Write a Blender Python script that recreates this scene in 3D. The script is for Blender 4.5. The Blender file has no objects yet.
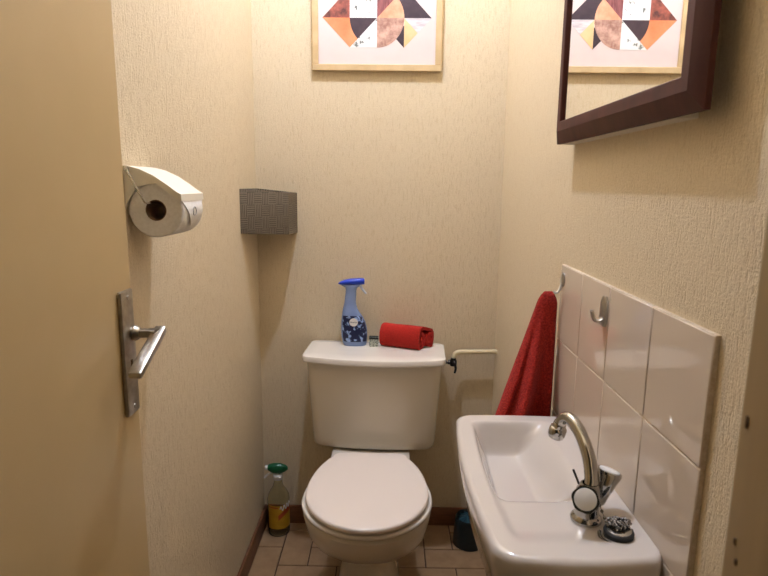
import bpy, bmesh, math, random
from mathutils import Vector, Matrix, noise
random.seed(7)
PI = math.pi
C = bpy.context.scene.collection
sc = bpy.context.scene

# ------------------------------------------------------------------ materials
def srgb(r, g, b):
    f = lambda c: (c/255/12.92) if c/255 <= .04045 else ((c/255+.055)/1.055)**2.4
    return (f(r), f(g), f(b), 1)

def base_mat(name, col, rough=.5, metal=0, **kw):
    m = bpy.data.materials.new(name); m.use_nodes = True
    p = m.node_tree.nodes['Principled BSDF']
    p.inputs['Base Color'].default_value = col
    p.inputs['Roughness'].default_value = rough
    p.inputs['Metallic'].default_value = metal
    for k, v in kw.items(): p.inputs[k.replace('_', ' ')].default_value = v
    return m, m.node_tree.nodes, m.node_tree.links, p

def coords(n, l, scale=(1, 1, 1), kind='Object'):
    tc = n.new('ShaderNodeTexCoord'); mp = n.new('ShaderNodeMapping')
    mp.inputs['Scale'].default_value = scale
    l.new(tc.outputs[kind], mp.inputs['Vector'])
    return mp.outputs['Vector']

def noise_node(n, l, vec, scale, detail=3, rough=.55, dist=0):
    t = n.new('ShaderNodeTexNoise')
    t.inputs['Scale'].default_value = scale; t.inputs['Detail'].default_value = detail
    t.inputs['Roughness'].default_value = rough; t.inputs['Distortion'].default_value = dist
    l.new(vec, t.inputs['Vector']); return t.outputs['Fac']

def ramp(n, l, fac, stops):
    r = n.new('ShaderNodeValToRGB'); e = r.color_ramp.elements
    while len(e) < len(stops): e.new(.5)
    for i, (p, c) in enumerate(stops): e[i].position = p; e[i].color = c
    l.new(fac, r.inputs['Fac']); return r.outputs['Color']

def bump(n, l, p, h, strength=.3, dist=.001):
    b = n.new('ShaderNodeBump'); b.inputs['Strength'].default_value = strength
    b.inputs['Distance'].default_value = dist
    l.new(h, b.inputs['Height']); l.new(b.outputs['Normal'], p.inputs['Normal'])

def mottled(name, c1, c2, scale=30, rough=.5, detail=4, stretch=(1, 1, 1), bmp=0, bdist=.001, lo=.35, hi=.65, metal=0, **kw):
    m, n, l, p = base_mat(name, c1, rough, metal, **kw)
    v = coords(n, l, stretch)
    f = noise_node(n, l, v, scale, detail)
    l.new(ramp(n, l, f, [(lo, c1), (hi, c2)]), p.inputs['Base Color'])
    if bmp: bump(n, l, p, f, bmp, bdist)
    return m

def wallpaper(name):
    # cream embossed paper: fine vertical strands, crumbs and short cracks
    m, n, l, p = base_mat(name, srgb(222, 206, 182), .7)
    geo = n.new('ShaderNodeNewGeometry'); sep = n.new('ShaderNodeSeparateXYZ')
    l.new(geo.outputs['Position'], sep.inputs[0])
    add = n.new('ShaderNodeMath'); add.operation = 'ADD'
    l.new(sep.outputs['X'], add.inputs[0]); l.new(sep.outputs['Y'], add.inputs[1])
    cmb = n.new('ShaderNodeCombineXYZ')
    l.new(add.outputs[0], cmb.inputs['X']); l.new(sep.outputs['Z'], cmb.inputs['Y'])
    def nz(sx, sy, det=2, r=.5, d=0):
        mp = n.new('ShaderNodeMapping'); mp.inputs['Scale'].default_value = (sx, sy, 1); l.new(cmb.outputs[0], mp.inputs[0])
        return noise_node(n, l, mp.outputs[0], 1, det, r, d)
    def madd(a, k, b):
        q = n.new('ShaderNodeMath'); q.operation = 'MULTIPLY_ADD'; l.new(a, q.inputs[0]); q.inputs[1].default_value = k
        l.new(b, q.inputs[2]); return q.outputs[0]
    strand = nz(190, 34, 3, .6, .8); crumb = nz(340, 240, 2, .6, .4); crack = nz(210, 34, 2, .6, .6)
    weave = nz(60, 330, 2, .5)
    ck = ramp(n, l, crack, [(.36, (0, 0, 0, 1)), (.44, (1, 1, 1, 1))])
    h = madd(crumb, .8, madd(weave, .35, madd(ck, .45, strand)))
    mix = n.new('ShaderNodeMixRGB'); mix.blend_type = 'MULTIPLY'; mix.inputs['Fac'].default_value = 1
    l.new(ramp(n, l, crumb, [(.3, srgb(213, 194, 160)), (.65, srgb(225, 206, 173))]), mix.inputs['Color1'])
    l.new(ramp(n, l, crack, [(.32, (.93, .905, .86, 1)), (.48, (1, 1, 1, 1))]), mix.inputs['Color2'])
    l.new(mix.outputs[0], p.inputs['Base Color'])
    bump(n, l, p, h, .62, .0024)
    return m

M = {}
M['wallpaper'] = wallpaper('cream_textured_wallpaper')
M['ceiling'] = mottled('white_ceiling_paint', srgb(222, 214, 198), srgb(228, 220, 205), 12, .8)
M['door'] = mottled('tan_door_paint', srgb(192, 165, 117), srgb(196, 169, 121), 6, .42)
M['jamb'] = mottled('brown_jamb_paint', srgb(146, 118, 74), srgb(156, 128, 84), 14, .5, stretch=(3, 3, .4))
M['dark_hole'] = base_mat('dark_recess', srgb(78, 58, 36), .8)[0]
M['baseboard'] = mottled('brown_skirting', srgb(104, 64, 38), srgb(122, 78, 48), 18, .45, stretch=(1, 1, 6))
M['floor_tile'] = mottled('beige_floor_tile', srgb(142, 111, 78), srgb(156, 124, 90), 22, .45, 5, bmp=.1, bdist=.001)
M['grout'] = mottled('brown_grout', srgb(72, 50, 34), srgb(84, 60, 42), 80, .9)
M['wall_tile'] = base_mat('cream_glazed_tile', srgb(211, 193, 172), .03, 0, Coat_Weight=.3, Coat_Roughness=.03)[0]
M['tile_grout'] = mottled('light_tile_grout', srgb(206, 190, 168), srgb(184, 164, 138), 120, .85)
M['ceramic'] = base_mat('glazed_ceramic', srgb(235, 226, 213), .09, 0, Coat_Weight=.4, Coat_Roughness=.03)[0]
M['basin_ceramic'] = base_mat('basin_ceramic', srgb(208, 198, 188), .09, 0, Coat_Weight=.4, Coat_Roughness=.03)[0]
M['tank_ceramic'] = base_mat('tank_ceramic', srgb(222, 212, 195), .13, 0, Coat_Weight=.3, Coat_Roughness=.05)[0]
M['seat_plastic'] = base_mat('pale_seat_plastic', srgb(238, 224, 212), .24)[0]
M['rubber'] = base_mat('black_rubber', srgb(24, 22, 21), .6)[0]
M['chrome'] = mottled('chrome', (.42, .41, .39, 1), (.54, .53, .50, 1), 25, .10, metal=1)
M['chain_metal'] = mottled('dull_chain_metal', (.20, .19, .18, 1), (.32, .31, .29, 1), 60, .22, metal=1)
M['satin'] = mottled('satin_nickel', (.42, .40, .37, 1), (.52, .50, .46, 1), 60, .33, metal=1)
M['door_metal'] = mottled('worn_door_metal', (.33, .30, .26, 1), (.45, .42, .37, 1), 70, .3, metal=1)
M['steel_wire'] = mottled('steel_wire', (.6, .58, .54, 1), (.7, .68, .64, 1), 40, .25, metal=1)
M['white_cap'] = base_mat('white_cap', srgb(236, 232, 226), .25)[0]
M['holder_plastic'] = base_mat('cream_white_plastic', srgb(240, 232, 214), .32)[0]
M['paper'] = mottled('tissue_paper', srgb(232, 226, 218), srgb(242, 237, 230), 160, .95, bmp=.25, bdist=.0006)
M['cardboard'] = mottled('cardboard_core', srgb(110, 82, 58), srgb(128, 98, 70), 60, .9)
M['emboss'] = base_mat('embossed_mark', srgb(178, 172, 170), .9)[0]
M['oak'] = mottled('pale_oak', srgb(192, 164, 120), srgb(206, 178, 134), 20, .45, stretch=(1, 1, 1))
M['print_paper'] = mottled('print_paper', srgb(216, 198, 192), srgb(221, 203, 197), 8, .45)
M['mirror_wood'] = mottled('dark_mahogany', srgb(62, 28, 24), srgb(80, 40, 34), 25, .55, stretch=(1, 1, .2), Specular_IOR_Level=.25)
M['mirror'] = base_mat('mirror_silver', (.92, .91, .88, 1), .0, 1)[0]
M['board'] = mottled('pale_backing', srgb(214, 204, 186), srgb(222, 212, 195), 30, .8)
M['terry'] = mottled('red_terry', srgb(150, 18, 8), srgb(188, 34, 16), 420, .95, 3, bmp=.8, bdist=.002)
M['knit'] = mottled('red_knit', srgb(140, 20, 12), srgb(190, 46, 32), 260, .95, 3, bmp=1, bdist=.004)
M['blue_bottle'] = base_mat('pale_blue_bottle', srgb(138, 158, 200), .25, 0, Transmission_Weight=.15)[0]
M['blue_cap'] = base_mat('bright_blue_cap', srgb(28, 62, 188), .28)[0]
M['trigger_white'] = base_mat('trigger_white', srgb(190, 200, 220), .35)[0]
M['navy_label'] = mottled('navy_flower_label', srgb(20, 28, 66), srgb(150, 176, 220), 70, .3, 2, lo=.54, hi=.64)
M['ink'] = base_mat('dark_ink', srgb(40, 42, 74), .5)[0]
M['clear_glass'] = base_mat('clear_bottle', srgb(246, 243, 226), .03, 0, Transmission_Weight=1.0, IOR=1.3)[0]
M['liquid'] = base_mat('pale_liquid', srgb(214, 200, 150), .05, 0, Transmission_Weight=.9, IOR=1.33)[0]
M['green_plastic'] = base_mat('dark_green_plastic', srgb(16, 88, 52), .3)[0]
M['yellow_label'] = mottled('yellow_label', srgb(176, 132, 18), srgb(192, 148, 32), 30, .4)
M['red_band'] = base_mat('orange_red_band', srgb(168, 70, 28), .45)[0]
M['dark_teal'] = mottled('dark_teal_plastic', srgb(14, 24, 26), srgb(18, 30, 32), 30, .4)
M['teal'] = mottled('teal_brush', srgb(10, 48, 58), srgb(14, 62, 74), 60, .5)
M['pipe_paint'] = mottled('cream_pipe_paint', srgb(226, 208, 168), srgb(216, 196, 154), 40, .4)
M['black_metal'] = base_mat('black_valve', srgb(34, 30, 28), .35, .3)[0]
M['votive'] = mottled('mottled_silver_glass', srgb(70, 84, 78), srgb(206, 210, 196), 260, .15, 3, metal=.4)
M['dark_rim'] = base_mat('dark_tin_rim', srgb(40, 40, 36), .3, .6)[0]
# artwork fills
A = {}
A['orange'] = mottled('art_orange_marble', srgb(214, 112, 64), srgb(226, 148, 104), 12, .45)
A['plum'] = mottled('art_dark_plum', srgb(52, 36, 46), srgb(64, 46, 54), 40, .45)
A['white'] = mottled('art_white_marble', srgb(96, 100, 90), srgb(226, 224, 220), 46, .45, 5, lo=.36, hi=.44)
A['granite'] = mottled('art_pink_granite', srgb(150, 106, 92), srgb(208, 168, 148), 50, .45, 5)
A['peach'] = mottled('art_peach', srgb(216, 146, 110), srgb(230, 170, 136), 40, .45)
A['tan'] = mottled('art_tan', srgb(226, 182, 128), srgb(236, 200, 152), 16, .45)
A['grey'] = mottled('art_grey_marble', srgb(186, 174, 178), srgb(220, 210, 210), 30, .45, stretch=(1, 1, 5))
A['maroon'] = mottled('art_maroon', srgb(72, 36, 36), srgb(160, 84, 68), 45, .45, 5)
A['wood'] = mottled('art_red_wood', srgb(108, 50, 54), srgb(146, 84, 82), 30, .45, stretch=(6, 1, 1))

def weave_mat():
    m, n, l, p = base_mat('grey_woven_strips', srgb(92, 84, 76), .6)
    geo = n.new('ShaderNodeNewGeometry'); sep = n.new('ShaderNodeSeparateXYZ'); l.new(geo.outputs['Position'], sep.inputs[0])
    add = n.new('ShaderNodeMath'); add.operation = 'ADD'; l.new(sep.outputs['X'], add.inputs[0]); l.new(sep.outputs['Y'], add.inputs[1])
    cmb = n.new('ShaderNodeCombineXYZ'); l.new(add.outputs[0], cmb.inputs['X']); l.new(sep.outputs['Z'], cmb.inputs['Y'])
    ck = n.new('ShaderNodeTexChecker'); ck.inputs['Scale'].default_value = 26; l.new(cmb.outputs[0], ck.inputs['Vector'])
    def wave(d):
        w = n.new('ShaderNodeTexWave'); w.wave_type = 'BANDS'; w.bands_direction = d
        w.inputs['Scale'].default_value = 36 if d == 'X' else 46; w.inputs['Distortion'].default_value = .6; w.inputs['Detail Scale'].default_value = 20
        l.new(cmb.outputs[0], w.inputs['Vector']); return w.outputs['Fac']
    mx = n.new('ShaderNodeMix'); mx.data_type = 'FLOAT'
    l.new(ck.outputs['Fac'], mx.inputs[0]); l.new(wave('X'), mx.inputs[2]); l.new(wave('Y'), mx.inputs[3])
    nz = noise_node(n, l, cmb.outputs[0], 60, 3)
    mm = n.new('ShaderNodeMath'); mm.operation = 'MULTIPLY_ADD'; l.new(nz, mm.inputs[0]); mm.inputs[1].default_value = .7; l.new(mx.outputs[0], mm.inputs[2])
    l.new(ramp(n, l, mm.outputs[0], [(.25, srgb(46, 38, 29)), (1.0, srgb(116, 103, 84))]), p.inputs['Base Color'])
    bump(n, l, p, mx.outputs[0], .6, .0015)
    return m
M['weave'] = weave_mat()

# ------------------------------------------------------------------ mesh helpers
def auto_smooth(bm, deg=38):
    lim = math.radians(deg)
    for f in bm.faces: f.smooth = True
    for e in bm.edges:
        e.smooth = not (len(e.link_faces) != 2 or e.calc_face_angle(0) > lim)

LOC = {}
def obj(name, bm, mats, parent=None, origin=None, smooth=38):
    bmesh.ops.recalc_face_normals(bm, faces=bm.faces); bm.normal_update()
    if smooth: auto_smooth(bm, smooth)
    o_ = Vector(origin) if origin is not None else (LOC[parent.name] if parent else Vector((0, 0, 0)))
    bmesh.ops.translate(bm, verts=bm.verts, vec=-o_)
    me = bpy.data.meshes.new(name); bm.to_mesh(me); bm.free()
    if not isinstance(mats, (list, tuple)): mats = [mats]
    for m in mats: me.materials.append(m)
    o = bpy.data.objects.new(name, me); C.objects.link(o)
    if parent: o.parent = parent; LOC[o.name] = LOC[parent.name]
    else: o.location = o_; LOC[o.name] = o_
    return o

def tag(o, label, cat, group=None):
    o['label'] = label; o['category'] = cat
    if group: o['group'] = group
    return o
def thing(name, label, cat, loc, group=None):
    o = bpy.data.objects.new(name, None); C.objects.link(o); o.location = loc
    o.empty_display_size = .02; LOC[o.name] = Vector(loc)
    return tag(o, label, cat, group)
def struct(name, bm, mats, smooth=38):
    o = obj(name, bm, mats, smooth=smooth); o['kind'] = 'structure'; return o

def box(bm, lo, hi, bev=0, seg=2, mat=0, M4=None):
    t = bmesh.new(); bmesh.ops.create_cube(t, size=1)
    lo, hi = Vector(lo), Vector(hi)
    for v in t.verts: v.co = Vector((lo[i]+(v.co[i]+.5)*(hi[i]-lo[i]) for i in range(3)))
    if bev: bmesh.ops.bevel(t, geom=list(t.edges), offset=bev, segments=seg, profile=.5, affect='EDGES', clamp_overlap=True)
    if M4: bmesh.ops.transform(t, matrix=M4, verts=t.verts)
    merge(bm, t, mat); return bm
def merge(bm, t, mat=0):
    mp = {v: bm.verts.new(v.co) for v in t.verts}
    for f in t.faces:
        try: nf = bm.faces.new([mp[v] for v in f.verts]); nf.material_index = mat
        except ValueError: pass
    t.free()

def loft(bm, rings, cap0=True, cap1=True, closed=True, mat=0):
    vs = [[bm.verts.new(p) for p in r] for r in rings]
    n = len(rings[0])
    for a, b in zip(vs, vs[1:]):
        for i in range(n if closed else n-1):
            j = (i+1) % n
            f = bm.faces.new((a[i], a[j], b[j], b[i])); f.material_index = mat
    if cap0: bm.faces.new(vs[0][::-1]).material_index = mat
    if cap1: bm.faces.new(vs[-1]).material_index = mat
    return vs

def lathe(bm, prof, center, axis=(0, 0, 1), n=32, mat=0, cap0=True, cap1=True):
    ax = Vector(axis).normalized()
    u = ax.orthogonal().normalized(); w = ax.cross(u); c = Vector(center)
    rings = [[c+ax*h+(u*math.cos(2*PI*k/n)+w*math.sin(2*PI*k/n))*max(r, 1e-5) for k in range(n)] for r, h in prof]
    return loft(bm, rings, cap0, cap1, mat=mat)

def catmull(pts, m=8):
    P = [Vector(p) for p in pts]; P = [P[0]*2-P[1]]+P+[P[-1]*2-P[-2]]; out = []
    for i in range(1, len(P)-2):
        for k in range(m):
            t = k/m; a, b, c, d = P[i-1], P[i], P[i+1], P[i+2]
            out.append(.5*((2*b)+(c-a)*t+(2*a-5*b+4*c-d)*t*t+(3*b-a-3*c+d)*t**3))
    out.append(P[-2]); return out

def tube(bm, pts, r, n=12, smooth=0, mat=0):
    if smooth: pts = catmull(pts, smooth)
    P = [Vector(p) for p in pts]; rings = []; prev = None
    for i, p in enumerate(P):
        t = (P[min(i+1, len(P)-1)]-P[max(i-1, 0)]).normalized()
        u = t.orthogonal().normalized() if prev is None else (prev-t*prev.dot(t)).normalized()
        prev = u; w = t.cross(u); rr = r(i/(len(P)-1)) if callable(r) else r
        rings.append([p+(u*math.cos(2*PI*k/n)+w*math.sin(2*PI*k/n))*rr for k in range(n)])
    loft(bm, rings, mat=mat); return bm

def rrect(hw, hd, r, z, cx=0, cy=0, seg=6):
    r = min(r, hw, hd); out = []
    for qx, qy, a0 in ((1, 1, 0), (-1, 1, 90), (-1, -1, 180), (1, -1, 270)):
        for k in range(seg+1):
            a = math.radians(a0+90*k/seg)
            out.append(Vector((cx+qx*(hw-r)+r*math.cos(a), cy+qy*(hd-r)+r*math.sin(a), z)))
    return out
def sphere(bm, c, r, u=10, v=7, mat=0):
    t = bmesh.new(); bmesh.ops.create_uvsphere(t, u_segments=u, v_segments=v, radius=r)
    bmesh.ops.translate(t, verts=t.verts, vec=Vector(c)); merge(bm, t, mat)
def new(): return bmesh.new()

# ------------------------------------------------------------------ room
XL, XR, YB, YF, ZC = -.471, .391, 2.05, .30, 2.74
def wall(name, lo, hi, m=None): return struct(name, box(new(), lo, hi), m or M['wallpaper'], smooth=0)
wall('wall_back', (XL-.1, YB, -.05), (XR+.1, YB+.1, ZC))
wall('wall_left', (XL-.1, .2, -.05), (XL, YB, ZC))
wall('wall_right', (XR, .2, -.05), (XR+.1, YB, ZC))
JX = .2
bm = new()
box(bm, (JX+.03, .205, 0), (XR, .295, 2.08)); box(bm, (XL, .205, 2.05), (XR, .295, ZC))
struct('wall_front', bm, M['wallpaper'], smooth=0)
struct('ceiling', box(new(), (XL-.1, .2, ZC), (XR+.1, YB+.1, ZC+.08)), M['ceiling'], smooth=0)

# floor: herringbone of 10 x 20 cm tiles over a grout bed
bm = new()
box(bm, (XL-.1, -.9, -.05), (XR+.6, YB+.1, -.003), mat=1)
U_ = .1025; X0, Y0 = -.475, 2.0975; g = .0022
def put_tile(x0, x1, y0, y1):
    x0, x1 = max(x0, XL-.05), min(x1, XR+.05)
    y1 = min(y1, YB+.03)
    if x1-x0 < .012 or y1-y0 < .012: return
    box(bm, (x0+g, y0+g, -.010), (x1-g, y1-g, 0), bev=.0015, seg=1, mat=0)
for i in range(-3, 12):
    for j in range(-2, 30):
        k = (i+j) % 4
        x = X0+i*U_; y = Y0-j*U_
        if k == 0: put_tile(x, x+2*U_, y-U_, y)
        elif k == 2: put_tile(x, x+U_, y-2*U_, y)
struct('floor', bm, [M['floor_tile'], M['grout']], smooth=0)

def board(name, lo, hi):
    struct(name, box(new(), lo, hi, bev=.004, seg=2), M['baseboard'])
board('baseboard_left', (XL, .31, 0), (XL+.011, YB, .075))
board('baseboard_back', (XL+.011, YB-.011, 0), (XR-.011, YB, .075))
board('baseboard_right', (XR-.011, .31, 0), (XR, YB, .075))

# door lining on the right of the doorway, left stub and head
bm = new()
box(bm, (JX, .19, 0), (JX+.03, .312, 2.05), bev=.003)
box(bm, (JX+.004, .300, 0), (JX+.07, .318, 2.07), bev=.004)
o = struct('trim_1', bm, M['jamb'])
LOC[o.name] = Vector((0, 0, 0))
for y0, z0, z1 in ((.3035, 1.1685, 1.176), (.3005, 1.099, 1.103), (.2975, 1.088, 1.092)):
    obj('latch_recess', box(new(), (JX-.0006, y0, z0), (JX+.003, y0+.0022, z1), bev=.0005), M['dark_hole'], o)
struct('trim_2', box(new(), (XL, .19, 0), (XL+.03, .30, 2.05), bev=.003), M['jamb'])
struct('trim_3', box(new(), (XL+.03, .19, 2.03), (JX, .30, 2.05), bev=.003), M['jamb'])

# door leaf, folded back to the left wall
DX = -.42; DE = .9195
door = struct('door_1', box(new(), (DX-.038, .305, .012), (DX, DE, 2.02), bev=.0015, seg=1), M['door'])
LOC[door.name] = Vector((0, 0, 0))
bm = new()
box(bm, (DX, .868, .927), (DX+.0075, .9095, 1.131), bev=.003, seg=2)
plate = obj('door_handle', bm, M['door_metal'], door)
bm = new()
lathe(bm, [(.0115, 0), (.0125, .004), (.010, .009), (.0085, .011)], (DX+.007, .903, 1.058), (1, 0, 0), 24)
# neck swelling to a sharp mitred corner, then a flat bar folding back towards the hinge
def bar(c, u, v, hu, hv): return [Vector(c)+Vector(u)*(a*hu)+Vector(v)*(b*hv) for a, b in ((1, .75), (.75, 1), (-.75, 1), (-1, .75), (-1, -.75), (-.75, -1), (.75, -1), (1, -.75))]
Zu = Vector((0, .03, 1)).normalized()
loft(bm, [bar((DX+.012, .9025, 1.0578), (0, 1, 0), Zu, .0062, .0062), bar((DX+.030, .9055, 1.0576), (0, 1, 0), Zu, .0072, .0068), bar((DX+.046, .9120, 1.0565), (.35, 1, 0), Zu, .0125, .0074)])
Ld = Vector((.004, -.114, -.041)).normalized(); Ls = Ld.cross(Vector((1, 0, 0))).normalized()
loft(bm, [bar(Vector((DX+.0435, .9235, 1.0600))+Ld*q, Vector((1, 0, 0)), Ls, hw, hh) for q, hw, hh in ((0, .0085, .0062), (.03, .0095, .0062), (.08, .0098, .0060), (.1215, .0098, .0058), (.123, .0088, .0048))])
obj('lever', bm, M['door_metal'], plate)
for z, y in ((1.119, .890), (.939, .890)):
    obj('screw', lathe_bm if False else (lambda b: (lathe(b, [(.0038, 0), (.0034, .0012), (.001, .0014)], (DX+.0073, y, z), (1, 0, 0), 14), b)[1])(new()), M['satin'], plate)
obj('keyhole', box(new(), (DX+.0072, .886, 1.004), (DX+.0082, .892, 1.018), bev=.0004, seg=1), M['dark_hole'], plate)

# ------------------------------------------------------------------ toilet
TX = -.055
toilet = thing('toilet', 'white close-coupled toilet with closed lid against the back wall', 'toilet', (TX, 1.75, 0))
def egg(z, w, front, mid, backY, wb, n=40, cx=TX, rb=.03, A=None):
    # front: half ellipse; back: narrowing sides to a straight back edge with rounded corners
    pts = []
    nf = n
    for k in range(nf+1):
        a = PI+PI*k/nf
        pts.append(Vector((cx+w*math.cos(a), mid+(mid-front)*math.sin(a), z)))
    L = backY-mid
    k_ = math.sqrt(max(1e-6, 1-(wb/w)**2)) if wb < w else 0
    side = []
    nb = 24
    for k in range(1, nb+1):
        t = k/nb; y = mid+(L-rb)*t
        tt = (y-mid)/L
        side.append((w*math.sqrt(max(0, 1-(k_*tt)**2)) if not A else max(wb, w*math.sqrt(max(0, 1-((y-mid)/A)**2))), y))
    xe, ye = side[-1]
    corner = []
    for k in range(1, 7):
        a = PI/2*k/6
        corner.append((xe-rb+rb*math.cos(a), ye+rb*math.sin(a)))
    right = side+corner
    for hx, y in right: pts.append(Vector((cx+hx, y, z)))
    for hx, y in right[::-1]: pts.append(Vector((cx-hx, y, z)))
    return pts
bm = new()
loft(bm, [egg(0, .104, 1.565, 1.72, 2.0, .10, A=.315), egg(.05, .094, 1.575, 1.72, 2.0, .09, A=.315), egg(.15, .086, 1.585, 1.70, 2.0, .085, A=.315),
          egg(.185, .100, 1.560, 1.67, 2.0, .088, A=.315), egg(.215, .136, 1.500, 1.62, 2.0, .095, A=.315), egg(.26, .162, 1.440, 1.58, 2.0, .105, A=.315),
          egg(.31, .175, 1.388, 1.55, 2.0, .112, A=.315), egg(.36, .182, 1.352, 1.54, 2.0, .126, A=.315), egg(.385, .184, 1.342, 1.53, 2.0, .134, A=.315),
          egg(.394, .181, 1.345, 1.53, 2.0, .132, A=.315), egg(.397, .174, 1.352, 1.53, 1.995, .127, A=.315)])
obj('bowl', bm, M['tank_ceramic'], toilet)
def slab_rings(z0, z1, w, front, mid, back, wb, r):
    R = []
    for z, d in ((z0, r*.8), (z0+r*.35, r*.25), (z0+r, 0), (z1-r, 0), (z1-r*.5, r*.13), (z1-r*.15, r*.5), (z1, r*1.1)):
        R.append(egg(z, w-d, front+d, mid, back-d, wb-d))
    return R
bm = new(); loft(bm, slab_rings(.3965, .4125, .187, 1.338, 1.53, 1.750, .095, .007)); obj('seat', bm, M['ceramic'], toilet)
bm = new(); R_ = slab_rings(.4165, .4345, .176, 1.334, 1.53, 1.768, .100, .007)
R_.append(egg(.4362, .13, 1.39, 1.53, 1.72, .08)); loft(bm, R_); obj('seat_lid', bm, M['seat_plastic'], toilet)
for sx in (-.085, .085):
    bm = new(); lathe(bm, [(.014, 0), (.014, .008), (.009, .012), (.008, .024)], (TX+sx, 1.765, .395), n=20)
    obj('hinge', bm, M['ceramic'], toilet)
    bm = new(); lathe(bm, [(.006, 0), (.006, .004)], (TX+sx*1.2, 1.800, .3965), n=14)
    obj('hinge_bolt', bm, M['rubber'], toilet)
TKX, TKY = -.043, 1.95
RT = Matrix.Translation((TKX, TKY, 0)) @ Matrix.Rotation(math.radians(-3), 4, 'Z')
def bowed(hw, back, front, bow, r, z, seg=6):
    ring = rrect(hw, (back+front)/2, r, z, 0, (back-front)/2, seg); out = []
    # extra points along the bowed front edge
    pts = ring[:]
    nf = 14
    a, b = ring[3*(seg+1)-1], ring[3*(seg+1)]
    pts = ring[:3*(seg+1)]+[a.lerp(b, k/nf) for k in range(1, nf)]+ring[3*(seg+1):]
    for p in pts:
        q = p.copy()
        if p.y < 0: q.y -= bow*(1-(p.x/hw)**2)*min(1, -p.y/front)
        out.append(RT @ q)
    return out
bm = new()
loft(bm, [bowed(.196, .06, .075, .018, .03, .404), bowed(.205, .068, .086, .020, .03, .407), bowed(.209, .072, .091, .022, .03, .416), bowed(.211, .074, .093, .022, .03, .435),
          bowed(.217, .075, .098, .025, .03, .53), bowed(.225, .076, .103, .027, .03, .64), bowed(.229, .076, .106, .028, .03, .716)])
obj('tank', bm, M['tank_ceramic'], toilet)
bm = new()
loft(bm, [bowed(.231, .077, .110, .030, .02, .7125), bowed(.2385, .080, .119, .034, .022, .7145), bowed(.2405, .081, .122, .035, .022, .719), bowed(.2405, .081, .122, .035, .022, .730),
          bowed(.2385, .080, .120, .034, .02, .7350), bowed(.233, .076, .115, .032, .018, .737), bowed(.20, .05, .08, .02, .015, .7376)])
obj('tank_lid', bm, M['ceramic'], toilet)
bm = new(); loft(bm, [rrect(.085, .05, .03, .395, TKX, 1.945), rrect(.085, .05, .03, .404, TKX, 1.945)])
obj('gasket', bm, M['rubber'], toilet)

# ------------------------------------------------------------------ water supply
sup = thing('supply_pipe', 'cream painted water pipe with black valve running from cistern to right wall', 'pipe', (.3, 2.01, .70))
bm = new(); tube(bm, [(.236, 2.003, .672), (.237, 2.004, .688), (.241, 2.006, .700), (.252, 2.008, .7065), (.27, 2.009, .708), (.33, 2.009, .7095), (.392, 2.009, .7105)], .0088, 14, smooth=5)
obj('pipe', bm, M['pipe_paint'], sup)
bm = new()
lathe(bm, [(.010, 0), (.010, .010), (.0065, .011), (.0065, .018), (.009, .019), (.009, .026)], (.196, 2.0, .672), (1, 0, 0), 6)
lathe(bm, [(.011, -.013), (.0125, -.01), (.0125, .006), (.0095, .01), (.0095, .016)], (.235, 2.001, .672), (0, 0, 1), 16)
obj('valve', bm, M['black_metal'], sup)
bm = new(); tube(bm, [(.235, 1.99, .676), (.238, 1.982, .672), (.242, 1.98, .655), (.239, 1.981, .638)], lambda t: .0055-.0015*t, 10, smooth=4)
obj('tap_lever', bm, M['black_metal'], sup)

# ------------------------------------------------------------------ things on the tank lid
ZL = .7375
sb = thing('spray_bottle', 'pale blue air freshener spray bottle with navy label standing on cistern lid', 'spray bottle', (-.118, 1.985, ZL))
S = .000513
prof = [(512, 98, 243), (509, 92, 247), (500, 86, 250), (450, 75, 255), (400, 73, 252), (350, 75, 241), (320, 78, 226), (300, 80, 212), (280, 82, 198), (260, 86, 187), (230, 93, 178), (200, 98, 175), (160, 103, 177), (125, 106, 178)]
def sb_sec(y, xl, xr, grow=0):
    z = ZL+(512-y)*S; cx = -.118+((xl+xr)/2-170)*S; hw = (xr-xl)/2*S+grow; hd = min(hw*.62+.002, .026)+grow
    return z, cx, hw, hd
def interp_prof(y):
    for (a, b) in zip(prof, prof[1:]):
        if b[0] <= y <= a[0]:
            t = (a[0]-y)/(a[0]-b[0]); return (y, a[1]+(b[1]-a[1])*t, a[2]+(b[2]-a[2])*t)
    return prof[-1]
def sec_pt(y, xl, xr, a, grow=0):
    z, cx, hw, hd = sb_sec(y, xl, xr, grow); e = .8
    ca, sa = math.cos(a), math.sin(a)
    return Vector((cx+hw*math.copysign(abs(ca)**e, ca), 1.985+hd*math.copysign(abs(sa)**e, sa), z))
bm = new(); ys = [512, 509, 500]+list(range(490, 124, -10))+[125]
loft(bm, [[sec_pt(*interp_prof(y), 2*PI*k/36) for k in range(36)] for y in ys])
body = obj('bottle', bm, M['blue_bottle'], sb)
bm = new(); lab = []
for i in range(21):
    y = 480-i*9.0
    row = []
    for k in range(17):
        a = 1.5*PI+(-.95+2.15*k/16)
        row.append(sec_pt(*interp_prof(y), a, .0007))
    lab.append(row)
loft(bm, lab, False, False, closed=False)
lb = obj('label', bm, M['navy_label'], sb)
bm = new(); cpos = sec_pt(*interp_prof(343), 1.5*PI, .0012)
lathe(bm, [(.0148, 0), (.0143, .0012)], cpos+Vector((.003, .0009, 0)), (0, -1, 0), 28)
disc = obj('brand_disc', bm, M['white_cap'], lb)
tcu = bpy.data.curves.new('lettering', 'FONT'); tcu.body = 'febreze'; tcu.size = .0078; tcu.align_x = 'CENTER'; tcu.extrude = .0002
to = bpy.data.objects.new('lettering', tcu); C.objects.link(to)
bpy.context.view_layer.update()
me = bpy.data.meshes.new_from_object(to.evaluated_get(bpy.context.evaluated_depsgraph_get())); bpy.data.objects.remove(to)
bmt = new(); bmt.from_mesh(me)
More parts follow.
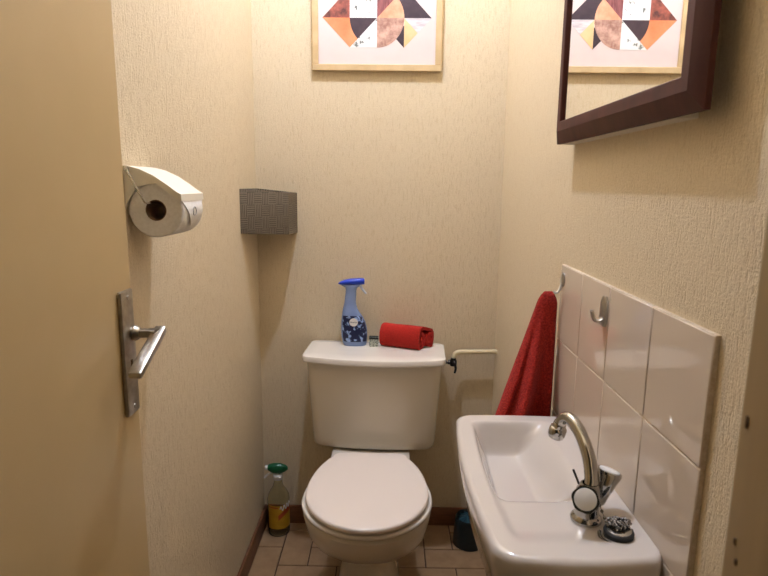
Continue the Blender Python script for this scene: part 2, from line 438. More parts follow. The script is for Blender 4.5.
bmesh.ops.transform(bmt, matrix=Matrix.Translation(cpos+Vector((.003, -.0005, -.002))) @ Matrix.Rotation(PI/2, 4, 'X'), verts=bmt.verts)
o = obj('lettering', bmt, M['ink'], lb, smooth=0)
# head
bm = new()
zt = ZL+(512-45)*S
def hd_sec(x, zlo, zhi, hd):  # section of the head at bottle x
    X = -.118+(x-170)*S
    return [Vector((X, 1.985+hd*math.cos(a), (zlo+zhi)/2+(zhi-zlo)/2*math.sin(a))) for a in [2*PI*k/20 for k in range(20)]]
Z = lambda y: ZL+(512-y)*S
loft(bm, [hd_sec(54, Z(86), Z(82), .004), hd_sec(66, Z(91), Z(72), .010), hd_sec(95, Z(94), Z(58), .015), hd_sec(140, Z(94), Z(49), .016), hd_sec(190, Z(93), Z(45), .014), hd_sec(222, Z(90), Z(45), .012), hd_sec(233, Z(88), Z(50), .009)])
obj('spray_head', bm, M['blue_cap'], sb)
bm = new()
loft(bm, [[Vector((-.118+(cx-170)*S+hw*S*math.cos(2*PI*k/20), 1.985+hd*math.sin(2*PI*k/20), Z(y))) for k in range(20)] for y, cx, hw, hd in ((127, 142, 37, .015), (112, 143, 40, .015), (100, 142, 62, .014), (90, 140, 70, .012))])
obj('collar', bm, M['blue_bottle'], sb)
bm = new(); tube(bm, [(-.118+(203-170)*S, 1.985, Z(94)), (-.118+(214-170)*S, 1.984, Z(112)), (-.118+(228-170)*S, 1.983, Z(132)), (-.118+(246-170)*S, 1.982, Z(152))], lambda t: .0055-.0025*t, 10, smooth=4)
obj('trigger', bm, M['trigger_white'], sb)

# small mottled candle cup
cup = thing('candle_holder', 'tiny mottled silver glass candle holder between blue bottle and rolled red towel', 'candle holder', (-.048, 1.968, ZL))
bm = new(); loft(bm, [rrect(.0140, .0140, .004, ZL, -.051, 1.972, 4), rrect(.0160, .0160, .004, ZL+.003, -.051, 1.972, 4), rrect(.0160, .0160, .004, ZL+.030, -.051, 1.972, 4), rrect(.0140, .0140, .003, ZL+.030, -.051, 1.972, 4), rrect(.012, .012, .003, ZL+.006, -.051, 1.972, 4)])
obj('cup', bm, M['votive'], cup)
bm = new()
R_ = [rrect(.0167, .0167, .004, ZL+.028, -.051, 1.972, 4), rrect(.0167, .0167, .004, ZL+.032, -.051, 1.972, 4), rrect(.0143, .0143, .003, ZL+.032, -.051, 1.972, 4), rrect(.0143, .0143, .003, ZL+.028, -.051, 1.972, 4)]
loft(bm, R_+[R_[0]], False, False); bmesh.ops.remove_doubles(bm, verts=bm.verts, dist=1e-5)
obj('rim', bm, M['dark_rim'], cup)

def smooth(a, b, x):
    t = min(1, max(0, (x-a)/(b-a))); return t*t*(3-2*t)
# rolled red towel: scroll rolled from both edges, seen from its right end
ax = Vector((.126, -.050, 0)).normalized(); pv = Vector((-ax.y, ax.x, 0))
T0 = Vector((-.032, 1.957, ZL))
def spiral(cx, cz, r0, r1, turns, a0, sgn, n=60):
    return [(cx+(r0+(r1-r0)*t)*math.cos(a0+sgn*2*PI*turns*t), cz+(r0+(r1-r0)*t)*math.sin(a0+sgn*2*PI*turns*t)) for t in [k/n for k in range(n+1)]]
# centreline of the towel in the end plane (u across, v up): front roll -> over the top -> back roll
r = .0245
lineA = spiral(.027, .0285, .005, r, 1.75, PI/2-2*PI*1.75, 1)[::1]   # ends at top of the front roll
# front roll winds clockwise from centre and finishes at its top
lineA = [(.027+(.005+(r-.005)*t)*math.cos(PI/2+2*PI*1.9*(1-t)), .0285+(.005+(r-.005)*t)*math.sin(PI/2+2*PI*1.9*(1-t))) for t in [k/70 for k in range(71)]]
lineB = [(.068+(.004+(.0205-.004)*t)*math.cos(PI/2-2*PI*1.9*(1-t)), .0265+(.004+(.0205-.004)*t)*math.sin(PI/2-2*PI*1.9*(1-t))) for t in [k/70 for k in range(70, -1, -1)]]
line = lineA+[(.040, .0535), (.054, .051)]+lineB
th = .0036
def off(line, d):
    out = []
    for i, p in enumerate(line):
        a, b = line[max(i-1, 0)], line[min(i+1, len(line)-1)]
        tx, tz = b[0]-a[0], b[1]-a[1]; L = math.hypot(tx, tz) or 1
        out.append((p[0]-tz/L*d, p[1]+tx/L*d))
    return out
poly = off(line, th)+off(line, -th)[::-1]
zmin = min(p[1] for p in poly)
bm = new(); rings = []
for s in [k/16 for k in range(17)]:
    ring = []
    pinch = 1 if 0 < s < 1 else .985
    for (u, v) in poly:
        wob = noise.noise(Vector((u*40, v*40, s*4)))*.0012
        p = T0+ax*(.144*s+.028*s*smooth(.02, .08, u)+noise.noise(Vector((u*60, v*60, 3.3)))*.003*(1 if s > .5 else -1))+pv*(u*1.0*pinch+wob)+Vector((0, 0, max(((v-zmin)*pinch+wob*.6)*1.55, .0003)))
        ring.append(p)
    rings.append(ring)
vs = loft(bm, rings, False, False)
n = len(line)
for row, flip in ((vs[0], False), (vs[-1], True)):
    for i in range(n-1):
        f = (row[i], row[i+1], row[2*n-2-i], row[2*n-1-i]); bm.faces.new(f)
tag(obj('rolled_towel', bm, M['terry'], origin=T0, smooth=60), 'red terry towel rolled up and lying on the cistern lid', 'towel')

# ------------------------------------------------------------------ floor bottle and brush holder
BX, BY = -.404, 1.985
bt = thing('cleaner_bottle', 'clear cleaner bottle with green spray head and yellow label on floor by left wall', 'spray bottle', (BX, BY, 0))
gp = [(.034, .0004), (.0395, .004), (.041, .012), (.041, .142), (.039, .154), (.031, .170), (.019, .189), (.0155, .204), (.0155, .221)]
bm = new(); lathe(bm, gp+[(r_-.0018, h_+.0012*(k == 8)) for k, (r_, h_) in list(enumerate(gp))[:1:-1]]+[(.037, .0062), (.030, .004)], (BX, BY, 0), n=36)
obj('bottle', bm, M['clear_glass'], bt)
def arc_patch(r, a0, a1, z0, z1, n=18, m=6, zf=None):
    bm = new(); rows = []
    for j in range(m+1):
        row = []
        for k in range(n+1):
            a = a0+(a1-a0)*k/n
            z = (zf(k/n, j/m) if zf else z0+(z1-z0)*j/m)
            row.append(Vector((BX+r*math.cos(a), BY+r*math.sin(a), z)))
        rows.append(row)
    loft(bm, rows, False, False, closed=False); return bm
lb = obj('label', arc_patch(.0414, PI*1.22, PI*2.0, .035, .128), M['yellow_label'], bt)
obj('colour_band', arc_patch(.0418, PI*1.55, PI*1.98, 0, 0, zf=lambda u, v: .07+.028*u+.02*v+.006*math.sin(u*PI)), M['red_band'], lb)
obj('colour_band', arc_patch(.0418, PI*1.24, PI*1.55, 0, 0, zf=lambda u, v: .119+.004*v), M['red_band'], lb)
bm = new()
pts = []
for k in range(41):
    t = k/40; a = PI*(1.60+.34*t); z = .116+.010*t+.009*math.sin(t*PI*7)
    pts.append((BX+.0425*math.cos(a), BY+.0425*math.sin(a), z))
tube(bm, pts, .0015, 6); obj('script_mark', bm, M['white_cap'], lb)
bm = new(); lathe(bm, [(.0175, .216), (.0185, .219), (.0185, .233), (.014, .236)], (BX, BY, 0), n=24)
obj('collar', bm, M['white_cap'], bt)
bm = new()
def hs(x, zl, zh, d): return [Vector((BX+x, BY+d*math.cos(2*PI*k/18), (zl+zh)/2+(zh-zl)/2*math.sin(2*PI*k/18))) for k in range(18)]
loft(bm, [hs(-.037, .251, .269, .009), hs(-.032, .248, .274, .013), hs(-.016, .238, .278, .015), hs(.008, .236, .278, .015), hs(.028, .246, .272, .011), hs(.037, .253, .264, .004)])
obj('spray_head', bm, M['green_plastic'], bt)
bm = new(); lathe(bm, [(.0095, 0), (.0095, .009), (.007, .010)], (BX-.036, BY, .260), (-1, 0, 0), 18)
obj('nozzle', bm, M['white_cap'], bt)
bm = new(); tube(bm, [(BX-.020, BY, .245), (BX-.034, BY-.001, .236), (BX-.050, BY-.002, .220)], lambda t: .0062-.002*t, 10, smooth=4)
obj('trigger', bm, M['white_cap'], bt)

QX, QY = .305, 1.935
br = thing('toilet_brush', 'dark teal toilet brush pot on floor under the basin', 'toilet brush', (QX, QY, 0))
bm = new(); lathe(bm, [(.054, .0004), (.058, .004), (.057, .015), (.052, .085), (.0505, .103), (.0475, .108), (.045, .104), (.047, .02)], (QX, QY, 0), n=36)
obj('pot', bm, M['dark_teal'], br)
bm = new()
lathe(bm, [(.03, .03), (.041, .05), (.042, .090), (.036, .100), (.012, .103)], (QX, QY, 0), n=30)
for k in range(12):
    a = 2*PI*k/12; tube(bm, [(QX+.012*math.cos(a), QY+.012*math.sin(a), .103), (QX+.041*math.cos(a+.3), QY+.041*math.sin(a+.3), .100)], .0028, 6)
obj('brush_head', bm, M['teal'], br)

# ------------------------------------------------------------------ corner basket
bm = new()
lo, hi = Vector((XL+.001, 1.818, 1.128)), Vector((-.327, YB-.001, 1.268))
plan = [Vector((lo.x, lo.y, 0)), Vector((-.341, 1.950, 0)), Vector((hi.x, hi.y, 0)), Vector((lo.x, hi.y, 0))]
def shrink(d):
    c_ = sum(plan, Vector())/4
    return [p+(c_-p).normalized()*d for p in plan]
Rg = lambda pl, z: [p+Vector((0, 0, z+.013*(-.335-p.x)/.136)) for p in pl]
loft(bm, [Rg(shrink(.001), lo.z), Rg(plan, lo.z+.002), Rg(plan, hi.z-.002), Rg(shrink(.001), hi.z), Rg(shrink(.009), hi.z), Rg(shrink(.010), lo.z+.008)])
tag(obj('wall_basket', bm, M['weave'], smooth=20, origin=((lo.x+hi.x)/2, (lo.y+hi.y)/2, lo.z)), 'dark grey woven basket box fixed high in the back left corner', 'basket')

# ------------------------------------------------------------------ toilet paper holder and roll
HY0, HY1 = 1.028, 1.150
h = thing('paper_holder', 'cream plastic toilet paper holder with sloping cover on left wall', 'toilet paper holder', (XL, 1.09, 1.2))
bm = new(); box(bm, (XL, HY0+.012, 1.24), (XL+.0035, HY1-.004, 1.326), bev=.0015)
obj('back_plate', bm, M['holder_plastic'], h)
bm = new()
cur = [(XL+.001, 1.3275), (XL+.010, 1.3265), (XL+.030, 1.3215), (XL+.055, 1.310), (XL+.078, 1.2945), (XL+.094, 1.2825), (XL+.1015, 1.2785), (XL+.102, 1.2665), (XL+.0975, 1.2665), (XL+.094, 1.2700), (XL+.074, 1.2850), (XL+.052, 1.3015), (XL+.028, 1.3150), (XL+.010, 1.3215), (XL+.001, 1.3225)]
loft(bm, [[Vector((x, y, z)) for x, z in cur] for y in (HY0, HY0+.0015, HY1-.0015, HY1)])
obj('cover', bm, M['holder_plastic'], h)
bm = new()
loft(bm, [[Vector((x, y, z)) for x, z in ((XL+.001, 1.324), (XL+.010, 1.3225), (XL+.030, 1.316), (XL+.052, 1.3035), (XL+.056, 1.298), (XL+.022, 1.290), (XL+.0045, 1.262), (XL+.001, 1.250))] for y in (HY0+.002, HY0+.005)])
obj('side_cheek', bm, M['holder_plastic'], h)
RX, RZ = XL+.0532, 1.2495
bm = new(); tube(bm, [(XL+.0088, HY0-.003, 1.3215), (RX-.0170, HY0-.003, RZ+.0165), (RX-.0155, HY0-.002, RZ+.0140), (RX-.0125, HY0, RZ+.0128), (RX-.006, HY0+.012, RZ+.0128), (RX-.004, HY1-.004, RZ+.0128)], .0020, 10)
obj('wire_arm', bm, M['steel_wire'], h)
bm = new(); lathe(bm, [(.0035, 0), (.0035, .004)], (XL+.0085, HY0, 1.3215), (0, -1, 0), 12)
obj('pin', bm, M['steel_wire'], h)
rl = thing('toilet_roll', 'white toilet paper roll with folded loose end hanging in the holder', 'toilet paper', (RX, 1.09, RZ))
bm = new(); ry0, ry1 = HY0+.006, HY1-.004
RR = .0485
lathe(bm, [(.0188, 0), (.0188, .0005), (RR-.002, 0), (RR, .002), (RR, ry1-ry0-.002), (RR-.002, ry1-ry0), (.0188, ry1-ry0), (.0188, 0)], (RX, ry0, RZ), (0, 1, 0), 56, cap0=False, cap1=False)
obj('roll', bm, M['paper'], rl)
bm = new(); L_ = ry1-ry0
lathe(bm, [(.0187, .0005), (.0187, L_-.0005), (.0172, L_-.0005), (.0172, .0005), (.0187, .0005)], (RX, ry0, RZ), (0, 1, 0), 32, cap0=False, cap1=False)
obj('core', bm, M['cardboard'], rl)
# loose end: sheet over the front of the roll, its corners folded back to a point
bm = new(); rows = []
for j in range(25):
    t = j/24; a = math.radians(36-72*t); aw = math.radians(18)
    w = 1.0 if a > aw else max(.02, 1-(aw-a)/(aw+math.radians(36)))
    R0 = RR+.0012+.0022*t
    yc = (ry0+ry1)/2-.002*t
    rows.append([Vector((RX+R0*math.cos(a), yc+(u-.5)*(ry1-ry0-.003)*w, RZ+R0*math.sin(a))) for u in (0, .25, .5, .75, 1)])
back = [[p+Vector((-.0012*math.cos(math.radians(36-72*j/24)), 0, -.0012*math.sin(math.radians(36-72*j/24)))) for p in row] for j, row in enumerate(rows)]
loft(bm, [r1+r2[::-1] for r1, r2 in zip(rows, back)])
sh = obj('loose_sheet', bm, M['paper'], rl)
pts = []
for k in range(29):
    t = 2*PI*k/28; rr_ = 1-.28*math.sin(t)
    a = math.radians(-3+8.5*math.sin(t)); y = (ry0+ry1)/2-.001+.0085*math.cos(t)*rr_
    pts.append((RX+(RR+.0030)*math.cos(a), y, RZ+(RR+.0030)*math.sin(a)))
bm = new(); tube(bm, pts, .0008, 6); obj('embossed_mark', bm, M['emboss'], sh)

# ------------------------------------------------------------------ framed print
PX0, PX1, PZ0, PZ1 = -.267, .166, 1.6735, 2.24
pic = thing('framed_print', 'framed geometric print in pale oak frame on the back wall', 'picture', ((PX0+PX1)/2, YB, PZ0))
fw = .021; FD = .019
bm = new()
for q in (((PX0, YB-FD, PZ0), (PX1, YB-.001, PZ0+fw)), ((PX0, YB-FD, PZ1-fw), (PX1, YB-.001, PZ1)), ((PX0, YB-FD, PZ0+fw), (PX0+fw, YB-.001, PZ1-fw)), ((PX1-fw, YB-FD, PZ0+fw), (PX1, YB-.001, PZ1-fw))):
    box(bm, *q, bev=.0015, seg=1)
obj('frame', bm, M['oak'], pic, smooth=20)
bm = new(); YP = YB-.010
box(bm, (PX0+fw-.002, YP, PZ0+fw-.002), (PX1-fw+.002, YP+.004, PZ1-fw+.002))
pp = obj('print', bm, M['print_paper'], pic, smooth=0)
UA = .0905; AX = (PX0+PX1)/2-2*UA-.0005; AZ = 1.842
names = list(A); art = new()
def fill(pts, m, up=1, zo=0):
    pl = [Vector((AX+UA*x, YP-.0006, AZ+UA*1.03*(zo+y))) for x, y in pts]
    b = [p+Vector((0, .0007, 0)) for p in pl]
    loft(art, [pl, b], mat=names.index(m))
def arcp(cx, cy, r, a0, a1, n=14): return [(cx+r*math.cos(math.radians(a0+(a1-a0)*k/n)), cy+r*math.sin(math.radians(a0+(a1-a0)*k/n))) for k in range(n+1)]
# lower row
fill([(0, 0), (1, -1)]+arcp(2, 0, 1, 225, 180), 'orange')
fill([(2, 0)]+arcp(2, 0, 1, 180, 225), 'plum')
fill([(2, 0), (1, -1), (2, -1)], 'white')
fill([(2, 0)]+arcp(2, 0, 1, 270, 360), 'granite')
fill([(3, -1)]+arcp(2, 0, 1, 315, 345, 6)+[(3, -.26)], 'plum')
fill([(3, 0), (3, -1), (3.5, -.5)], 'tan')
fill([(3, 0), (3.5, -.5), (4, 0)], 'grey')
# row above
fill([(0, 0), (1, 0), (1, 1)], 'maroon')
fill([(1, 0), (2, 0), (2, 1), (1, 1)], 'white')
fill([(2, 0), (3, 1), (2, 1)], 'wood')
fill([(2, 0)]+arcp(2, 0, 1, 0, 45), 'peach')
fill(arcp(2, 0, 1, 45, 0)+[(4, 0), (3, 1)], 'plum')
# upper rows, beyond the top of the photograph
fill([(1, 1), (2, 1), (2, 2)], 'granite'); fill([(2, 1), (3, 1), (2, 2)], 'orange'); fill([(1, 1), (2, 2), (1, 2)], 'tan'); fill([(3, 1), (3, 2), (2, 2)], 'grey')
obj('artwork', art, [A[k] for k in names], pp, smooth=0)

# ------------------------------------------------------------------ mirror on the right wall
mir = thing('wall_mirror', 'mirror in a wide dark mahogany frame on the right wall above the basin', 'mirror', (.385, .97, 1.39))
MY0, MY1, MZ0, MZ1 = .689, 1.279, 1.388, 2.13
prof = [(.001, .3655), (0, .3645), (0, .3575), (.0015, .3565), (.0225, .3485), (.0245, .3475), (.042, .3475), (.0435, .349), (.0435, .3655)]   # inset, x
corner = [(MY0, MZ0, 1, 1), (MY1, MZ0, -1, 1), (MY1, MZ1, -1, -1), (MY0, MZ1, 1, -1)]
bm = new()
rings = [[Vector((x, y+sy*d, z+sz*d)) for d, x in prof] for y, z, sy, sz in corner]
vs = [[bm.verts.new(p) for p in r] for r in rings]
for i in range(4):
    a, b = vs[i], vs[(i+1) % 4]
    for k in range(len(prof)):
        q = (k+1) % len(prof); bm.faces.new((a[k], b[k], b[q], a[q]))
obj('frame', bm, M['mirror_wood'], mir, smooth=20)
obj('glass', box(new(), (.3535, MY0+.04, MZ0+.04), (.3575, MY1-.04, MZ1-.04)), M['mirror'], mir, smooth=0)
obj('backing_board', box(new(), (.3652, MY0+.075, MZ0-.001), (.3905, MY1-.012, MZ1-.01)), M['board'], mir, smooth=0)

# ------------------------------------------------------------------ tiled splashback
TXF = .383
ty = [.660, .822, .984, 1.131, 1.274]; tz = [.62, .791, .9605, 1.130]
bm = new()
box(bm, (TXF+.0018, ty[0]+.001, tz[0]), (XR, ty[-1]-.001, tz[-1]-.0005), mat=1)
for y0, y1 in zip(ty, ty[1:]):
    for z0, z1 in zip(tz, tz[1:]):
        box(bm, (TXF, y0+.0011, z0+.0011), (XR-.001, y1-.0011, z1-.0011), bev=.0014, seg=1, mat=0)
sp = obj('tile_splashback', bm, [M['wall_tile'], M['tile_grout']], origin=(TXF, .97, tz[0]))
tag(sp, 'glossy cream tiled splashback on right wall behind the basin', 'splashback')

# ------------------------------------------------------------------ basin
ZS = .800
bas = thing('wash_basin', 'small white rectangular hand basin mounted on the right wall', 'sink', (.27, .97, ZS))
def smooth(a, b, x):
    t = min(1, max(0, (x-a)/(b-a))); return t*t*(3-2*t)
SX1 = .3825; YN, YFAR = .712, 1.214
def left_edge(v):   # v 0..1 near to far: bowed front edge
    return .156-.018*math.sin(PI*min(1, max(0, v)))**.8
def near_edge(u):   # u 0..1 left to right
    return .0-.012*math.sin(PI*u)
def outline(inset, z):
    pts = []; r = .03
    # sampled as rounded rectangle then bowed
    hw, hd = (SX1-.1525)/2, (YFAR-YN)/2; cx, cy = (SX1+.1525)/2, (YFAR+YN)/2
    rr = []
    for qx, qy, a0, rad in ((1, 1, 0, .012), (-1, 1, 90, .026), (-1, -1, 180, .034), (1, -1, 270, .014)):
        for k in range(9):
            a = math.radians(a0+90*k/8); rr.append((cx+qx*(hw-rad)+rad*math.cos(a), cy+qy*(hd-rad)+rad*math.sin(a)))
    full = []
    for i in range(len(rr)):
        p, q = rr[i], rr[(i+1) % len(rr)]; L = math.hypot(q[0]-p[0], q[1]-p[1]); m = max(1, int(L/.007))
        full += [(p[0]+(q[0]-p[0])*k/m, p[1]+(q[1]-p[1])*k/m) for k in range(m)]
    out = []
    for x, y in full:
        u = (x-.1525)/(SX1-.1525); v = (y-YN)/(YFAR-YN)
        nx = x-(1-u)*.016*math.sin(PI*v); ny = y-(1-v)*.010*math.sin(PI*u)+v*.004*math.sin(PI*u)
        d = Vector((nx-cx, ny-cy)); 
        sx = 1-inset/hw; sy = 1-inset/hd
        px = SX1-(SX1-nx)*(1-inset/(2*hw)) if True else nx
        py = cy+(ny-cy)*sy
        out.append(Vector((px, py, z)))
    return out
def bowl_depth(x, y):
    # distance inside a rounded rectangle (bowl opening)
    def inside(x0, x1, y0, y1, soft_x0, soft_x1, soft_y0, soft_y1):
        return (smooth(x0, x0+soft_x0, x)*smooth(0, soft_x1, x1-x)*smooth(y0, y0+soft_y0, y)*smooth(0, soft_y1, y1-y))
    v = (y-YN)/(YFAR-YN)
    xl = .184-.011*math.sin(PI*v)
    deep = inside(xl, .340, .862, 1.178, .035, .070, .075, .042)
    dish = inside(xl-.004, .36, .74, 1.18, .02, .05, .05, .02)
    return .056*deep+.007*dish
bm = new()
N = len(outline(0, 0))
rings = []
for inset, dz in ((0.016, -.105), (.006, -.058), (.001, -.03), (0, -.012), (.0012, -.006), (.004, -.0022), (.009, 0)):
    rings.append(outline(inset, ZS+dz))
vs = loft(bm, rings, False, False)
last = rings[-1]; c = Vector((.262, .975, ZS))
prev = vs[-1]; NR = 84
for k in range(1, NR+1):
    t = k/NR; cur = []
    if k == NR:
        cv = bm.verts.new((c.x, c.y, ZS-bowl_depth(c.x, c.y)))
        for i in range(N): bm.faces.new((prev[i], prev[(i+1) % N], cv))
        break
    for p in last:
        q = p.lerp(c, t); q.z = ZS-bowl_depth(q.x, q.y); cur.append(bm.verts.new(q))
    for i in range(N): bm.faces.new((prev[i], prev[(i+1) % N], cur[(i+1) % N], cur[i]))
    prev = cur
# underside
prev = vs[0]; lastu = rings[0]
cu = Vector((.275, 1.0, ZS-.150))
for k, (t, z) in enumerate(((.2, -.112), (.4, -.122), (.6, -.135), (.8, -.146))):
    cur = []
    for p in lastu:
        q = p.lerp(cu, t); q.z = ZS+z; cur.append(bm.verts.new(q))
    for i in range(N): bm.faces.new((prev[i], prev[(i+1) % N], cur[(i+1) % N], cur[i]))
    prev = cur
bm.faces.new(prev)
obj('basin', bm, M['basin_ceramic'], bas, smooth=55)
bm = new(); zb = ZS-bowl_depth(.262, .932)
lathe(bm, [(.022, -.002), (.022, .0015), (.017, .002), (.015, -.001), (.002, -.0012)], (.262, .932, zb), n=28); obj('drain', bm, M['chrome'], bas)
bm = new()
tube(bm, [(.27, 1.0, .665), (.27, 1.0, .58)], .016, 18); lathe(bm, [(.02, .44), (.034, .445), (.034, .575), (.03, .585), (.016, .59)], (.27, 1.0, 0), n=24)
tube(bm, [(.295, 1.0, .55), (.34, 1.0, .55), (.395, 1.0, .55)], .015, 16)
obj('bottle_trap', bm, M['chrome'], bas)

# ------------------------------------------------------------------ tap
TB = Vector((.309, .818, ZS-.006))
tap = thing('mixer_tap', 'chrome two handle mixer tap with swan neck spout on the basin', 'tap', TB)
bm = new()
lathe(bm, [(.0235, 0), (.024, .003), (.0225, .006), (.0185, .010), (.0175, .024), (.0185, .040), (.0175, .050), (.0135, .056), (.012, .060)], TB, n=32)
hA = Vector((-.36, -.80, .40)).normalized(); hB = Vector((.28, .10, .90)).normalized()
mid = TB+Vector((0, 0, .036))
lathe(bm, [(.013, 0), (.012, .03)], mid, hA, 20); lathe(bm, [(.0105, 0), (.0095, .030)], TB+Vector((.004, .004, .024)), Vector((.75, .5, .05)).normalized(), 20)
obj('body', bm, M['chrome'], tap)
def handle(axis, base, L, r0, r1):
    bm = new()
    ax_ = axis; u = ax_.orthogonal().normalized(); w = ax_.cross(u); rings = []
    for s_, r_ in ((0, r0*.7), (.06, r0), (.5, r0+(r1-r0)*.45), (.92, r1), (1.0, r1*.96)):
        rings.append([base+ax_*L*s_+(u*math.cos(2*PI*k/48)+w*math.sin(2*PI*k/48))*r_*(1+.035*s_*math.cos(6*2*PI*k/48)) for k in range(48)])
    loft(bm, rings)
    hd = obj('handle', bm, M['chrome'], tap)
    bm = new(); lathe(bm, [(r1*.80, 0), (r1*.78, .0015), (r1*.5, .0028), (.0005, .0032)], base+ax_*L, ax_, 36)
    obj('handle_cap', bm, M['white_cap'], hd)['label'] = 'white round cap'
handle(hA, mid+hA*.018, .030, .013, .0200)
handle(hB, TB+Vector((.023, .017, .016)), .056, .0095, .0195)
bm = new()
sp_pts = [(.312, .818, .846), (.3150, .824, .858), (.3160, .842, .881), (.3120, .866, .904), (.3060, .888, .9190), (.3000, .904, .9230), (.2945, .916, .9160), (.2915, .922, .904)]
tube(bm, sp_pts, lambda t: .0110-.0014*t, 20, smooth=8)
lathe(bm, [(.0145, 0), (.0148, .004), (.0132, .009), (.0120, .012)], (.3115, .818, .842), n=24)
obj('spout', bm, M['chrome'], tap)
bm = new(); e = Vector((.2915, .922, .905)); d = Vector((-.14, .20, -.95)).normalized()
lathe(bm, [(.0105, -.003), (.0112, 0), (.0112, .006), (.0138, .008), (.0146, .011), (.0146, .021), (.0128, .026), (.0100, .026), (.0095, .023)], e, d, 12)
obj('aerator', bm, M['chrome'], tap)
bm = new(); tube(bm, [(.304, .836, .835), (.2935, .846, .862)], .0019, 8); obj('lift_rod', bm, M['black_metal'], tap)

# plug with ball chain
PL = Vector((.340, .770, ZS-.0055))
pg = thing('sink_plug', 'black rubber basin plug with heaped ball chain beside the tap', 'plug', PL)
bm = new(); lathe(bm, [(.0185, 0), (.0205, .002), (.0215, .011), (.0195, .0128)], PL, n=32); obj('stopper', bm, M['rubber'], pg)
bm = new(); lathe(bm, [(.0182, .0122), (.0178, .0145), (.008, .0158), (.0005, .016)], PL, n=32); obj('plug_top', bm, M['chrome'], pg)
bm = new()
rnd = random.Random(3)
path = []
for k in range(26):   # loop lying round the near side of the plug
    a = math.radians(150+210*k/25); path.append(PL+Vector((.0265*math.cos(a), .0245*math.sin(a), .0022)))
path += [PL+Vector((.0265-.004*k, .006+.002*k, .003+.004*k)) for k in range(1, 5)]
for k in range(44):   # heap on top
    a = k*.55; rr_ = .0165-.0002*k+.003*math.sin(k*1.7)
    path.append(PL+Vector((rr_*math.cos(a)+.002, .7*rr_*math.sin(a)+.006, .0185+.00012*k+.002*rnd.random())))
path += [TB+Vector((.022, -.016, .012)), TB+Vector((.018, -.014, .022)), TB+Vector((.0145, -.0125, .031)), TB+Vector((.013, -.011, .038))]
P = [Vector(p) for p in path]
for p in P: sphere(bm, p, .0026, 10, 7)
tube(bm, P, .0006, 5)
obj('ball_chain', bm, M['chain_metal'], pg, smooth=80)

# ------------------------------------------------------------------ hooks
HK = Vector((TXF, 1.000, 1.0835))
hook = thing('wall_hook', 'satin metal adhesive hook on second tile column, empty', 'hook', HK)
bm = new()
oct_ = [(-.012, -.018), (-.006, -.027), (.006, -.027), (.012, -.018), (.012, .018), (.006, .027), (-.006, .027), (-.012, .018)]
loft(bm, [[HK+Vector((-d, y*s, z*s)) for y, z in oct_] for d, s in ((.0002, 1), (.0045, 1), (.0062, .86))])
obj('hook_plate', bm, M['satin'], hook)
bm = new(); rings = []
cp = catmull([HK+Vector((-.004, 0, -.012)), HK+Vector((-.009, 0, -.0165)), HK+Vector((-.0165, 0, -.0175)), HK+Vector((-.0205, 0, -.013)), HK+Vector((-.0225, 0, -.006)), HK+Vector((-.0245, 0, .001))], 5)
for i, p in enumerate(cp):
    t = (cp[min(i+1, len(cp)-1)]-cp[max(i-1, 0)]).normalized(); nrm = Vector((0, 1, 0)).cross(t)
    rings.append([p+Vector((0, a*.0065, 0))+nrm*b*.0024 for a, b in ((1, .6), (.7, 1), (-.7, 1), (-1, .6), (-1, -.6), (-.7, -1), (.7, -1), (1, -.6))])
loft(bm, rings); obj('hook_arm', bm, M['satin'], hook)
H2 = Vector((TXF, 1.2545, 1.0975))
hk2 = thing('wall_hook', 'small oval metal hook at far tile edge holding the red hand towel', 'hook', H2)
bm = new()
loft(bm, [[H2+Vector((-d_, .011*s_*math.cos(2*PI*k/28), .0155*s_*math.sin(2*PI*k/28))) for k in range(28)] for d_, s_ in ((.0002, 1), (.003, 1), (.0045, .8))])
obj('hook_plate', bm, M['satin'], hk2)
bm = new(); tube(bm, [H2+Vector((-.003, 0, -.008)), H2+Vector((-.006, .001, -.02)), H2+Vector((-.010, .003, -.028)), H2+Vector((-.015, .005, -.030)), H2+Vector((-.018, .006, -.026))], .0028, 10, smooth=5)
obj('hook_arm', bm, M['white_cap'], hk2)
hook['group'] = hk2['group'] = 'hooks on the tiles'

# ------------------------------------------------------------------ hanging red towel
bm = new(); rings = []
top = Vector((.358, 1.262, 1.068)); NZ, NA = 44, 140
for j in range(NZ+1):
    t = j/NZ
    z = 1.068-.357*t
    xl = .340+(.250-.340)*min(1, t/.84)**1.02
    if t > .84: xl += .014*((t-.84)/.16)
    xr = min(.3785, .374+.06*t)
    cx, hw = (xl+xr)/2, (xr-xl)/2
    hd = .013+.026*smooth(0, .6, t)
    cy = 1.274
    if t < .07: k_ = math.sqrt(max(0, 1-(1-t/.07)**2*.92)); hw *= .35+.65*k_; hd *= k_
    ring = []
    amp = smooth(.06, .7, t)
    for k in range(NA):
        a = 2*PI*k/NA; ca, sa = math.cos(a), math.sin(a)
        x = cx+hw*ca
        s_ = (x-xl)/(xr-xl)
        # broad ridge left of the middle, a fold beside it and a deep hollow on the right
        ridge = math.exp(-((s_-.36)/.13)**2)*.9+math.exp(-((s_-.08)/.10)**2)*.45-math.exp(-((s_-.20)/.06)**2)*.5-math.exp(-((s_-.72)/.16)**2)*.75
        front = -hd*(.8+.75*amp*ridge)*max(0, -sa)**.8
        yy = cy+(front if sa < 0 else hd*sa*.8)
        zz = z
        if t > .8: zz += .010*math.sin(s_*PI*2.2+.4)*((t-.8)/.2)
        nn = noise.noise(Vector((x*34, sa*2, z*14)))*.003*t+noise.noise(Vector((x*90, sa, z*40)))*.0012
        ring.append(Vector((min(x, .379), yy+nn, zz)))
    rings.append(ring)
loft(bm, rings)
tag(obj('hand_towel', bm, M['knit'], origin=top, smooth=70), 'red hand towel hanging in folds from the far tile hook behind the basin', 'towel')

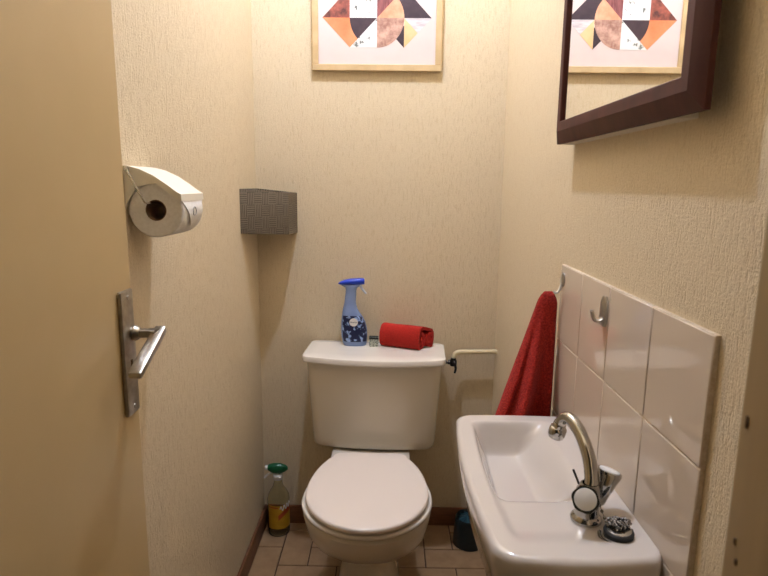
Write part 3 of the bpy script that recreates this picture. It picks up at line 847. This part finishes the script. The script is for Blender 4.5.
# ------------------------------------------------------------------ ceiling lamp (above the frame of the photograph)
LX, LY = -.09, 1.49
lamp = thing('ceiling_lamp', 'round globe lamp on the ceiling', 'lamp', (LX, LY, ZC))
bm = new(); lathe(bm, [(.055, 0), (.055, -.02), (.04, -.035), (.028, -.05)], (LX, LY, ZC), n=32); obj('lamp_base', bm, M['white_cap'], lamp)
m = bpy.data.materials.new('lit_globe'); m.use_nodes = True; nt = m.node_tree; nt.nodes.clear()
em = nt.nodes.new('ShaderNodeEmission'); out = nt.nodes.new('ShaderNodeOutputMaterial'); nt.links.new(em.outputs[0], out.inputs[0])
em.inputs['Color'].default_value = (.80, .935, 1.26, 1); em.inputs['Strength'].default_value = 2950
bm = new(); sphere(bm, (LX, LY, ZC-.07), .022, 28, 18); obj('globe', bm, m, lamp, smooth=80)

# ------------------------------------------------------------------ world, camera
w = bpy.data.worlds.new('hallway_glow'); sc.world = w; w.use_nodes = True
bg = w.node_tree.nodes['Background']; bg.inputs[0].default_value = (1, .82, .55, 1); bg.inputs[1].default_value = .03
F = 577.
pitch, yaw, roll = math.radians(10.2), math.radians(-.5), math.radians(.65)
f = Vector((math.sin(yaw)*math.cos(pitch), math.cos(yaw)*math.cos(pitch), -math.sin(pitch)))
r0 = f.cross(Vector((0, 0, 1))).normalized(); u0 = r0.cross(f)
Rv = r0*math.cos(roll)+u0*math.sin(roll); Uv = -r0*math.sin(roll)+u0*math.cos(roll)
cam = bpy.data.cameras.new('camera'); co = bpy.data.objects.new('camera', cam); C.objects.link(co)
co.matrix_world = Matrix(((Rv.x, Uv.x, -f.x, 0), (Rv.y, Uv.y, -f.y, 0), (Rv.z, Uv.z, -f.z, 1.30), (0, 0, 0, 1)))
cam.sensor_width = 36; cam.lens = F/768*36; cam.clip_start = .02
cam.dof.use_dof = True; cam.dof.focus_distance = 1.5; cam.dof.aperture_fstop = 11
sc.camera = co
vs_ = sc.view_settings
vs_.view_transform = 'Standard'; vs_.look = 'None'; vs_.gamma = 1; vs_.use_curve_mapping = False
vs_.exposure = 0
